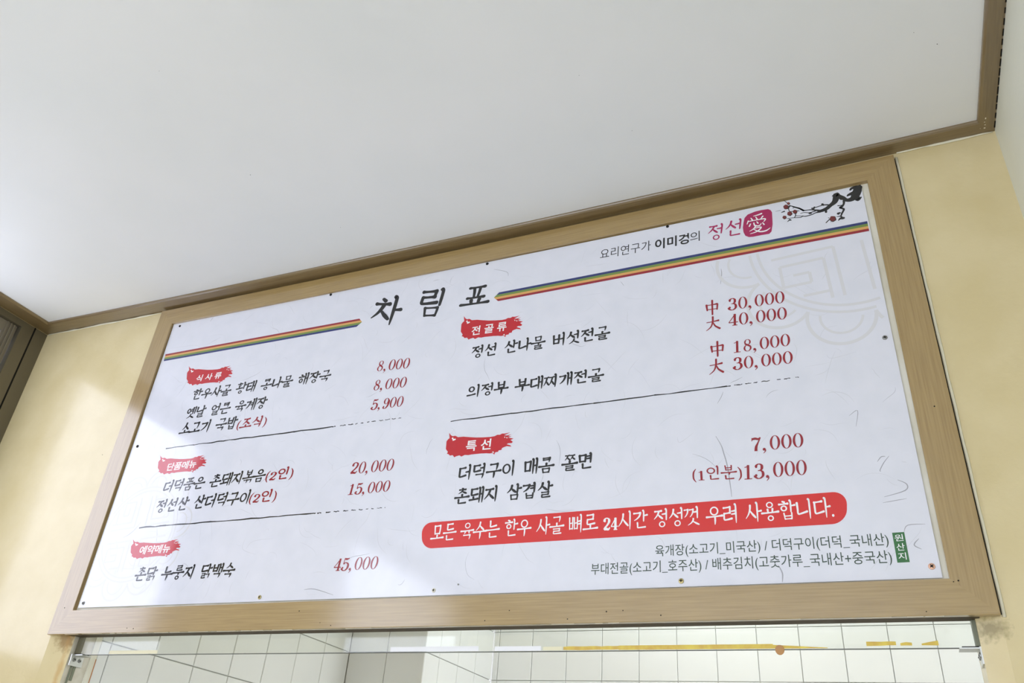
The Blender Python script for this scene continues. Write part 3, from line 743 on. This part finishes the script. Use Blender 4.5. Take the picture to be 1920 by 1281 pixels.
def hanja(ink, ch, ox, sx, wt):
    st = lambda pts, ws: ink.stroke([(ox + sx * a, b) for a, b in pts], [q * wt for q in ws])
    if ch == '中':
        st([(.08, .70), (.13, .30)], [1.3, .9]); st([(.10, .68), (.5, .69), (.86, .72)], [.5, .5, 1.2]); st([(.88, .70), (.84, .32)], [1.1, .9]); st([(.14, .36), (.85, .37)], [.5, .5]); st([(.5, 1.0), (.5, .5), (.5, -.02)], [1.2, 1.1, 1.0])
    elif ch == '大':
        st([(.04, .62), (.5, .64), (.92, .68)], [.5, .5, 1.3]); st([(.5, 1.0), (.48, .6), (.34, .25), (.0, .0)], [1.2, 1.1, .8, .3]); st([(.5, .62), (.66, .3), (1.0, .06)], [.5, 1.0, 1.3])

def compose(text, wt, adv=1.0, gs=.94, fw=1.0, space=.5, bw=None):
    """lay a string out in em units; returns parts [(ink, start, char)]"""
    ink = Ink(); x = 0
    for ch in text:
        if ch == ' ': x += space; continue
        if 0xAC00 <= ord(ch) <= 0xD7A3: syllable(ink, ch, x, gs, wt); x += adv
        elif ch in '中大': hanja(ink, ch, x, .9, wt); x += 1.0
        else: x += figure(ink, ch, x, fw, bw or wt) * fw
    return ink
def bbox(pts): return min(p[0] for p in pts), max(p[0] for p in pts), min(p[1] for p in pts), max(p[1] for p in pts)
def place(ink, name, m, BL, BR, ytop, slant=0., level=3, base=None, top=None, **k):
    """fit glyphs between two pixels of the base line; ytop = pixel row of the top above BR. Units: base..top"""
    a, b = px(*BL, SY), px(*BR, SY)
    dz = px(BR[0] + (BR[0] - 1174) / (BR[1] + 1857) * (ytop - BR[1]), ytop, SY).z - b.z
    x0, x1, y0, y1 = bbox(ink.p); y0 = base if base is not None else y0; y1 = top if top is not None else y1
    sc = dz / (y1 - y0); tn = math.tan(radians(slant))
    sp = [p[0] + (p[1] - y0) * 0 for p in ink.p]
    skx = lambda x, y: x
    xs0, xs1 = min(sp), max(sp)
    wd = (b.x - a.x); kx = wd / (xs1 - xs0)
    def fn(x, y):
        u = (x - xs0) / (xs1 - xs0); zb = a.z + (b.z - a.z) * u
        z = zb + (y - y0) * sc
        return a.x + (x - xs0) * kx + (y - y0) * sc * tn, z
    return ink.build(name, m, fn, level, **k)

# ---- lettering in the built-in sans face
def sans(text, weight=0.0, spacing=1.0, line=1.0):
    cu = bpy.data.curves.new('lettering', 'FONT'); cu.body = text; cu.offset = weight; cu.space_character = spacing; cu.space_line = line
    cu.resolution_u = 4; cu.fill_mode = 'FRONT'
    o = bpy.data.objects.new('lettering', cu); COL.objects.link(o)
    me = o.to_mesh(); ink = Ink()
    ink.p = [(v_.co.x, v_.co.y) for v_ in me.vertices]; ink.f = [tuple(p_.vertices) for p_ in me.polygons]
    o.to_mesh_clear(); bpy.data.objects.remove(o); bpy.data.curves.remove(cu)
    return ink

# ------------------------------------------------------------------ print on the sheet
ident = lambda x, z: (x, z)
# paper fibres and pale round pattern
fib = Ink(); dark = Ink()
sx0, sx1, sz0, sz1 = SX0 + .02, 2.015, Z0 + .075, Z0 + .905
for i in range(420):
    x, z = random.uniform(sx0 + .02, sx1 - .02), random.uniform(sz0 + .01, sz1 - .01); a = random.uniform(0, 2 * pi); l = random.uniform(.012, .075); cur = random.gauss(0, .8)
    pts = [(x, z)]
    for s_ in range(4):
        x += cos(a) * l / 4; z += sin(a) * l / 4; a += cur * .35 + random.gauss(0, .15); pts.append((min(sx1, max(sx0, x)), min(sz1, max(sz0, z))))
    wd = random.uniform(.0005, .0011); (fib if random.random() < .93 else dark).stroke(pts, [wd * .3, wd, wd, wd * .2], 3, cap=False)
PX2 = lambda pts: [(lambda q: (q.x, q.z))(px(a, b, SY)) for a, b in pts]
for pts, wd in [([(1342, 818), (1352, 835), (1357, 850), (1364, 875), (1370, 915), (1372, 932)], .0020), ([(1645, 866), (1652, 857), (1660, 856)], .0016), ([(1667, 855), (1657, 868), (1650, 882), (1652, 884)], .0015),
                ([(1690, 866), (1700, 867)], .001), ([(1683, 900), (1700, 908), (1697, 920), (1658, 932)], .0018), ([(1655, 943), (1700, 935)], .0012), ([(1695, 998), (1702, 985), (1735, 983)], .0014),
                ([(1723, 1010), (1714, 1022), (1728, 1030)], .0018), ([(1459, 1060), (1467, 1075), (1467, 1092)], .0022), ([(1270, 820), (1275, 830), (1300, 812)], .001), ([(570, 1106), (590, 1105), (625, 1116)], .0016),
                ([(461, 1008), (455, 1030), (480, 1040)], .001), ([(512, 1010), (475, 1015), (461, 1030)], .001), ([(750, 508), (757, 516)], .0016), ([(926, 505), (950, 510), (953, 518)], .0012), ([(400, 595), (394, 603)], .0016),
                ([(1352, 504), (1353, 515), (1351, 533)], .0016), ([(1352, 600), (1352, 612)], .0006), ([(1243, 512), (1243, 530)], .001), ([(1455, 630), (1440, 660)], .0004), ([(1628, 505), (1632, 490)], .001),
                ([(1535, 640), (1545, 618), (1570, 610)], .0008), ([(1550, 665), (1560, 672), (1605, 660)], .0008), ([(1592, 780), (1608, 770), (1605, 800)], .0012), ([(1345, 757), (1352, 745), (1356, 735)], .0012),
                ([(620, 690), (640, 670)], .0007), ([(1210, 465), (1240, 440)], .0005), ([(1100, 600), (1060, 610), (1040, 612)], .0007), ([(310, 655), (360, 648), (375, 650)], .001)]:
    (dark if wd > .0011 else fib).stroke(PX2(pts), [wd * .4, wd, wd, wd * .4], 4, cap=False)
fib.build('paper_fibre', I_fib, ident, 1, kind='stuff'); dark.build('paper_fibre', I_fib2, ident, 1, kind='stuff')
def rosette(cx, cz, rr, keep):
    k = Ink(); pet = 10
    def seg(pts, wd):
        run = []
        for q in pts + [None]:
            if q is not None and keep(*q): run.append(q)
            else:
                if len(run) > 2: k.stroke(run, [wd, wd], 1, cap=False)
                run = []
    circ = lambda x, z, r, a0, a1, n=30: [(x + r * cos(a0 + (a1 - a0) * i / n), z + r * sin(a0 + (a1 - a0) * i / n)) for i in range(n + 1)]
    for i in range(pet):
        a = 2 * pi * (i + .25) / pet; x, z = cx + rr * .88 * cos(a), cz + rr * .88 * sin(a)
        seg(circ(x, z, rr * .275, a - 1.75, a + 1.75), rr * .030); seg(circ(x, z, rr * .17, a - 1.6, a + 1.6), rr * .022)
    for r in (.84, .77): seg(circ(cx, cz, rr * r, 0, 2 * pi, 90), rr * .026)
    for q in range(4):                       # key pattern in four quarters
        ca, sa = cos(pi / 2 * q + .06), sin(pi / 2 * q + .06)
        for pts in ([(.12, .12), (.12, .66)], [(.12, .12), (.66, .12)], [(.22, .66), (.22, .22), (.60, .22), (.60, .45), (.36, .45), (.36, .34), (.50, .34)], [(.22, .58), (.45, .58)]):
            o_ = []
            for (p0, p1) in zip(pts, pts[1:]):
                o_ = [(p0[0] + (p1[0] - p0[0]) * t / 10, p0[1] + (p1[1] - p0[1]) * t / 10) for t in range(11)]
                seg([(cx + rr * (u * ca - v_ * sa), cz + rr * (u * sa + v_ * ca)) for u, v_ in o_], rr * .028)
    k.build('pale_pattern', I_ros, ident, 2)
c0 = px(1583, 437, SY)
la, lb = px(934, 566, SY), px(1630, 434, SY)
rosette(c0.x, c0.z, .235, lambda x, z: x < 2.02 and z < la.z + (lb.z - la.z) * (x - la.x) / (lb.x - la.x) - .002)
c1 = px(258, 1000, SY); rosette(c1.x, c1.z, .150, lambda x, z: x > SX0 + .015 and z > Z0 + .072)

# four-coloured stripes
def stripes(p00, p01, p10, p11, order, tipx, tip_right):
    """left end top/bottom, right end top/bottom (pixels); pointed at one end"""
    A0, A1, B0, B1 = [px(*q, SY) for q in (p00, p01, p10, p11)]
    tip = px(*tipx, SY)
    for i, m in enumerate(order):
        f0, f1 = i / 4, (i + 1) / 4; k = Ink()
        def e(Pt, Pb, fr): q = Pt.lerp(Pb, fr); return (q.x, q.z)
        a0, a1, b0, b1 = e(A0, A1, f0), e(A0, A1, f1), e(B0, B1, f0), e(B0, B1, f1)
        def shift(fr): return (tip.x - (B0.x if tip_right else A0.x)) * (1 - abs(fr - .5) * 2)
        if tip_right: b0 = (b0[0] + shift(f0), b0[1]); b1 = (b1[0] + shift(f1), b1[1])
        else: a0 = (a0[0] + shift(f0), a0[1]); a1 = (a1[0] + shift(f1), a1[1])
        n = 12
        k.poly_strip([(a0[0] + (b0[0] - a0[0]) * t / n, a0[1] + (b0[1] - a0[1]) * t / n) for t in range(n + 1)], [(a1[0] + (b1[0] - a1[0]) * t / n, a1[1] + (b1[1] - a1[1]) * t / n) for t in range(n + 1)])
        k.build('colour_stripe', m, ident, 3)
stripes((310.5, 664.5), (307, 677.5), (674, 597.6), (668.5, 613), [I_r, I_o, I_g, I_b], (680, 603.6), True)
stripes((936, 548.4), (934, 564.9), (1626, 414.8), (1629.8, 433.2), [I_b, I_g, I_o, I_r], (926.3, 558.2), False)

# red brushed labels
ST = [(0, .30), (.01, .62), (.03, .70), (.055, .76), (.05, .98), (.075, .88), (.10, .84), (.14, .86), (.18, .80), (.26, .82), (.35, .80), (.45, .785), (.55, .79), (.66, .81), (.72, .84), (.76, .90), (.80, .90), (.83, .95),
      (.87, .95), (.95, 1.0), (.90, .93), (.86, .88), (.90, .87), (.97, .92), (.92, .84), (.97, .83), (.92, .78), (1.0, .74), (.955, .68), (.99, .60), (.97, .55), (.92, .54), (.90, .50), (.95, .46), (.97, .40), (.90, .42),
      (.86, .38), (.83, .34), (.82, .26), (.78, .24), (.77, .18), (.73, .16), (.715, .06), (.69, .13), (.65, .11), (.6, .12), (.52, .11), (.45, .09), (.38, .07), (.33, .04), (.28, .05), (.23, -.02), (.20, .03), (.15, -.01), (.125, -.05), (.10, .04), (.06, .02), (.04, .08), (.015, .10), (.03, .18)]
def stamp(x0, x1, y0, y1):
    """measured left, right, top and bottom of the label in the picture, laid onto the sheet"""
    fn = lambda u, v_: (lambda q_: (q_.x, q_.z))(px(x0 + (x1 - x0) * u, y1 + (y0 - y1) * v_, SY))
    k = Ink(); k.fill(ST)
    k.build('red_brush_label', I_stamp, fn, 3)
    k = Ink(); k.fill([(.085, .74), (.10, .70), (.10, .64), (.125, .66), (.15, .70), (.14, .74), (.115, .72), (.105, .80)]); k.fill([(.89, .80), (.90, .74), (.915, .78)]); k.fill([(.86, .82), (.87, .76), (.88, .81)])
    k.fill([(.68, .16), (.70, .20), (.715, .13)])
    k.build('white_fleck', I_white, fn, 4, kind='stuff')
stamp(350, 437, 686, 721.5); stamp(296, 388, 853.5, 888.5); stamp(245, 339.5, 1011, 1047)
stamp(864, 980.5, 592, 635); stamp(836, 963, 811, 855.5)
LV = 5
def T(text, m, BL, BR, top, wt=.145, slant=None, **k):
    """brush text; glyph rows measured from base line (0) to .98"""
    if slant is None: slant = 5. if BL[0] < 640 else 1.5
    kk = {a: k.pop(a) for a in ('adv', 'gs', 'fw', 'space', 'bw') if a in k}
    kk.setdefault('bw', .112)
    return place(compose(text, wt, **kk), 'lettering', m, BL, BR, top, slant, LV, base=k.pop('base', -.02), top=k.pop('tp', 1.0), **k)
def D(text, m, BL, BR, top, slant=0., wt=.105, **k):
    return place(compose(text, wt, **k), 'lettering', m, BL, BR, top, slant, LV, base=0, top=.73)
def G(text, m, BL, BR, top, wt=0., slant=0., sp=1.0, **k):
    return place(sans(text, wt, sp), 'lettering', m, BL, BR, top, slant, LV, **k)
# title
for ch, a, b, t in (('차', (692, 606), (746, 611), 560), ('림', (779, 595), (822, 594), 544), ('표', (859, 580), (916, 574), 534)):
    T(ch, I_black, a, b, t, .125, 7, base=-.03)
# left column
G('식 사 류', I_white, (366, 716.5), (413, 709.5), 697, .017, 5)
T('한우사골 황태 콩나물 해장국', I_black, (357.5, 751), (618, 714), 693.5)
T('옛날 얼큰 육계장', I_black, (346, 786), (497, 765.5), 744.5)
T('소고기 국밥', I_black, (333.5, 816.5), (441, 804), 781.5); T('(조식)', I_red, (442, 806), (497, 799), 779.5)
G('단품메뉴', I_white, (311, 884), (366, 877), 862, .018, 5, .96)
T('더덕품은 촌돼지볶음', I_black, (303, 925), (495, 902), 879); T('(2인)', I_red, (496, 903), (547, 897), 875)
T('정선산 산더덕구이', I_black, (289, 963), (463.5, 944.5), 919.5); T('(2인)', I_red, (465, 944.5), (515.5, 940), 917.5)
G('예약메뉴', I_white, (259, 1040.5), (316.5, 1036.5), 1020, .018, 5, .96)
T('촌닭 누룽지 닭백숙', I_black, (249, 1090), (437, 1082.5), 1056.5)
D('8,000', I_red, (706, 696.5), (766, 690.5), 671, 6); D('8,000', I_red, (699.5, 732.5), (760, 726), 706.5, 6); D('5,900', I_red, (694, 769), (754, 762), 742.5, 6)
D('20,000', I_red, (656, 889.5), (736, 882), 860, 6); D('15,000', I_red, (652, 928.5), (729, 921.5), 900.5, 6); D('45,000', I_red, (624, 1071), (706, 1067), 1043, 6)
# right column
G('전 골 류', I_white, (883, 630), (949, 620), 602.5, .017, 2)
T('정선 산나물 버섯전골', I_black, (883, 673), (1144, 634.5), 611); T('의정부 부대찌개전골', I_black, (874, 747), (1132.5, 713.5), 690)
G('특 선', I_white, (872.5, 847), (919.5, 843), 822.5, .017, 2)
T('더덕구이 매콤 쫄면', I_black, (858, 901.5), (1109, 878.5), 850); T('촌돼지 삼겹살', I_black, (850, 946), (1036, 932), 903)
D('30,000', I_red, (1364.5, 582.5), (1471.5, 567.5), 545.5, 3, .10); D('40,000', I_red, (1366, 612), (1476, 598), 575.5, 3, .10)
D('18,000', I_red, (1376, 662), (1482, 648), 625.5, 3, .10); D('30,000', I_red, (1374, 694), (1487, 681), 658, 3, .10)
for ch, a, b, t in (('中', (1323, 591), (1347.5, 588), 562.5), ('大', (1324, 621), (1351.5, 617), 592.5), ('中', (1332, 669), (1358, 666), 639.5), ('大', (1330, 703), (1358, 699), 672)):
    T(ch, I_red, a, b, t, .11, 2, base=0)
D('7,000', I_red, (1409.5, 847), (1507, 838), 811.5, 3, .10); D('13,000', I_red, (1396, 899.5), (1513.5, 890), 862, 3, .10)
T('(1인분)', I_red, (1299, 904), (1392, 900), 873, .115, 0, base=-.1, tp=.98)
# dividers, brushed, breaking up to the right
def divider(a, b, wd):
    A_, B_ = px(*a, SY), px(*b, SY); k = Ink(); t = 0
    while t < 1:
        s_ = random.uniform(.10, .2) if t < .72 else random.uniform(.008, .022); e = min(1, t + s_)
        ww = wd * (1 - .55 * max(0, t - .6) / .4); j = lambda: random.uniform(-.25, .25) * wd
        P = [(A_.x + (B_.x - A_.x) * (t + (e - t) * i / 5), A_.z + (B_.z - A_.z) * (t + (e - t) * i / 5) + j()) for i in range(6)]
        k.stroke(P, [ww * random.uniform(.5, 1.1) for _ in range(6)], 2, cap=False)
        t = e - .002 if t < .72 else e + random.uniform(.004, .018)
    k.build('divider_line', I_black, ident, 3)
divider((311, 841), (758, 783), .0036); divider((261, 989.8), (722, 952), .0036); divider((845, 790), (1499, 707), .0032)
# red banner
q = [px(*p_, SY) for p_ in ((791, 1029.5), (1588, 981.5), (1588, 921), (791, 981))]
k = Ink(); w_, h_ = 1.0, .075; cr = .028; pts = []
for cx, cy, a0 in ((w_ - cr, cr, -pi / 2), (w_ - cr, 1 - 0, 0), (cr, 1, pi / 2), (cr, 0, pi)): pass
asp = (q[1].x - q[0].x) / (q[3].z - q[0].z); rv = .42; ru = rv / asp
for cx, cy, a0 in ((1 - ru, rv, -pi / 2), (1 - ru, 1 - rv, 0), (ru, 1 - rv, pi / 2), (ru, rv, pi)):
    for s_ in range(9): a = a0 + pi / 2 * s_ / 8; pts.append((cx + ru * cos(a), cy + rv * sin(a)))
def bil(u, v_):
    lo = q[0].lerp(q[1], u); hi = q[3].lerp(q[2], u); r = lo.lerp(hi, v_); return r.x, r.z
k.fill(pts); k.build('red_banner', I_ban, bil, 3)
T('모든 육수는 한우 사골 뼈로 24시간 정성껏 우려 사용합니다.', I_white, (806, 1015.5), (1565, 969.5), 933.5, .105, 0, adv=.95, space=.38, fw=.86, bw=.12)
# origin of the ingredients
G('육개장(소고기_미국산) / 더덕구이(더덕_국내산)', I_green, (1229, 1047.5), (1668, 1026.5), 999.5, .001)
G('부대전골(소고기_호주산) / 배추김치(고춧가루_국내산+중국산)', I_green, (1108, 1082), (1674.5, 1060), 1031.5, .001)
k = Ink(); k.fill(PX2([(1672.6, 999.3), (1695.3, 997.8), (1705.9, 1054.3), (1682.6, 1055.5)])); k.build('green_label', I_box, ident, 3)
for ch, a, b, t in (('원', (1678.5, 1015.5), (1694.5, 1014), 1001.5), ('산', (1682, 1033), (1697.5, 1032), 1018.5), ('지', (1685.5, 1050.5), (1700.5, 1049.5), 1036)):
    G(ch, I_white, a, b, t, .004)
# heading of the upper right corner
G('요리연구가', I_black, (1125, 486.5), (1220, 469.5), 451, -.004, 2)
G('이미경', I_black, (1228, 469), (1292, 456.5), 437, .024, 2); G('의', I_black, (1294, 455), (1312, 451.5), 433, -.004, 2)
T('정', I_mag, (1326, 452), (1353, 449), 421, .105, 8); T('선', I_mag, (1359, 445), (1388, 441), 412, .105, 8)
C5 = lambda pts: [(lambda q_: (q_.x, q_.z))(px(1080 + a * .302, 330 + b * .302, SY)) for a, b in pts]
k = Ink(); k.fill(C5([(1040, 290), (1046, 262), (1066, 240), (1110, 222), (1150, 212), (1192, 206), (1208, 212), (1217, 226), (1219, 260), (1221, 300), (1214, 345), (1200, 360), (1150, 368), (1100, 378), (1074, 380), (1052, 372), (1040, 350), (1036, 320)]))
k.build('magenta_seal', I_mag, ident, 3)
k = Ink(); u = .0024
for pts, ws in [([(1152, 234), (1128, 243), (1102, 250)], [1.6, 1.2, .6]), ([(1086, 262), (1096, 276)], [.8, 1.4]), ([(1116, 255), (1124, 268)], [.8, 1.4]), ([(1160, 250), (1146, 268)], [1.4, .7]), ([(1070, 280), (1062, 300)], [1.2, .7]),
                ([(1068, 284), (1120, 274), (1174, 266), (1166, 284)], [.8, .9, 1.4, .7]), ([(1084, 298), (1076, 314)], [1, 1.3]), ([(1104, 292), (1112, 310), (1140, 308), (1150, 294)], [1.1, 1.3, 1.3, .6]), ([(1122, 284), (1130, 294)], [.8, 1.3]),
                ([(1158, 290), (1168, 302)], [.8, 1.4]), ([(1118, 308), (1104, 328), (1078, 344)], [1.3, 1.1, .5]), ([(1108, 326), (1150, 318), (1126, 344), (1082, 360)], [.8, 1.4, 1.3, .5]), ([(1104, 332), (1140, 346), (1180, 340), (1206, 322)], [.7, 1.4, 1.5, .5])]:
    k.stroke(C5(pts), [w2 * u for w2 in ws], 4)
k.build('seal_character', I_white, ident, LV)
# plum branch
C6 = lambda a, b: (lambda q_: (q_.x, q_.z))(px(1440 + a * .1171, 330 + b * .1171, SY))
k = Ink(); U = .000195
for s_ in [[(1478, 150, 14), (1440, 195, 80), (1425, 250, 95), (1400, 310, 90), (1345, 370, 62), (1260, 388, 45), (1200, 352, 50), (1130, 312, 30)], [(1470, 185, 60), (1400, 185, 50), (1340, 200, 30), (1318, 225, 22)], [(1400, 260, 60), (1300, 300, 34), (1270, 322, 16)],
           [(1420, 350, 70), (1440, 385, 34), (1490, 342, 18)], [(1480, 200, 30), (1490, 245, 14)], [(1125, 312, 45), (1092, 300, 64), (1085, 370, 68), (1062, 420, 60), (1000, 472, 44), (940, 522, 46), (850, 560, 40), (790, 552, 24), (700, 542, 14), (640, 546, 10), (560, 552, 14), (480, 512, 12), (380, 482, 8)],
           [(1060, 310, 30), (1028, 324, 10)], [(1112, 276, 20), (1075, 292, 26)], [(1120, 330, 26), (1180, 365, 40)], [(1005, 466, 20), (900, 464, 14), (820, 486, 10), (740, 512, 12), (700, 520, 16)], [(745, 498, 16), (722, 535, 26)], [(868, 452, 26), (890, 468, 20)], [(925, 540, 26), (930, 582, 24)],
           [(835, 572, 30), (760, 592, 12), (700, 620, 12), (600, 646, 12), (520, 640, 6), (440, 640, 8)], [(760, 562, 14), (660, 590, 10), (580, 586, 7), (520, 602, 6)], [(668, 596, 30), (690, 598, 20)], [(560, 640, 10), (520, 664, 10), (420, 670, 8), (310, 682, 6)],
           [(570, 556, 22), (500, 520, 20), (420, 500, 14), (370, 480, 10)], [(500, 560, 8), (450, 570, 12), (440, 640, 10), (420, 668, 8)], [(302, 432, 8), (248, 384, 5)], [(350, 480, 24), (330, 520, 10), (350, 570, 8), (420, 562, 8)], [(120, 568, 3), (200, 552, 5)], [(215, 586, 8), (262, 568, 18)],
           [(310, 736, 4), (350, 704, 20), (370, 712, 10)], [(340, 690, 6), (352, 704, 14)], [(1215, 400, 28), (1212, 450, 22), (1180, 492, 30), (1150, 510, 22), (1212, 530, 24), (1200, 572, 20), (1182, 602, 20), (1165, 640, 14), (1100, 652, 6)], [(1118, 478, 12), (1180, 470, 10)], [(1125, 604, 34), (1155, 588, 16)],
           [(1125, 716, 5), (1160, 682, 26), (1212, 674, 30)], [(1165, 640, 12), (1190, 680, 34)], [(930, 750, 12), (978, 702, 10), (1000, 680, 6)], [(980, 676, 8), (965, 668, 5)], [(1008, 742, 4), (1012, 720, 6)], [(400, 520, 8), (420, 505, 5)]]:
    k.stroke([C6(a, b) for a, b, _ in s_], [max(3, c_) * U for _, _, c_ in s_], 4)
k.build('branch_print', I_black, ident, 3)
k = Ink(); kb = Ink()
for a, b, r in ((285, 495, 42), (325, 440, 24), (430, 572, 36), (345, 602, 40), (262, 662, 32), (1035, 685, 52)):
    pts = []; pb = []
    for i in range(16):
        t = 2 * pi * i / 16; rr = r * (.92 + .07 * cos(5 * t + a)); pts.append(C6(a + rr * cos(t), b + rr * .85 * sin(t))); pb.append(C6(a + 4 + rr * 1.13 * cos(t), b + 3 + rr * .98 * sin(t)))
    k.fill(pts); kb.fill(pb)
kb.build('blossom_print', I_black, ident, 2); k.build('blossom_print', I_plum, ident, 4)

# screws through the sheet
for (x, y, r, m) in [(337, 611.5, .0036, M_slot), (620, 552.5, .0040, M_slot), (913.5, 494.5, .0040, M_slot), (1251.5, 424.5, .0036, M_slot), (1659, 633, .0048, M_screw), (1747, 1062, .0055, M_pink), (1277, 1089.5, .0050, M_brass),
                     (813, 1107, .0045, M_back), (486.5, 1120, .0048, M_brass), (156, 1131, .0045, M_screw), (257.5, 837, .0042, M_slot), (859, 1096, .0018, M_screw)]:
    p = px(x, y, SY - .001); v, f = disc(r, 14, SY - .0002, SY - .0016, p.x, p.z, dome=.0009)
    o = mk('screw', v, f, m, board)
    if r > .003:
        s_ = MB(); a = random.uniform(0, pi / 2); rl = r * .55
        for q_ in (a, a + pi / 2):
            u_, v_ = (cos(q_) * rl, sin(q_) * rl), (-sin(q_) * rl * .28, cos(q_) * rl * .28)
            c4 = [(p.x + i * u_[0] + j * v_[0], p.z + i * u_[1] + j * v_[1]) for i, j in ((-1, -1), (1, -1), (1, 1), (-1, 1))]
            s_.add([(cx, SY - .0026, cz) for cx, cz in c4] + [(cx, SY - .0012, cz) for cx, cz in c4], [(0, 1, 2, 3), (7, 6, 5, 4)] + [(i, i + 4, (i + 1) % 4 + 4, (i + 1) % 4) for i in range(4)])
        s_.build('screw_slot', M_slot, o)
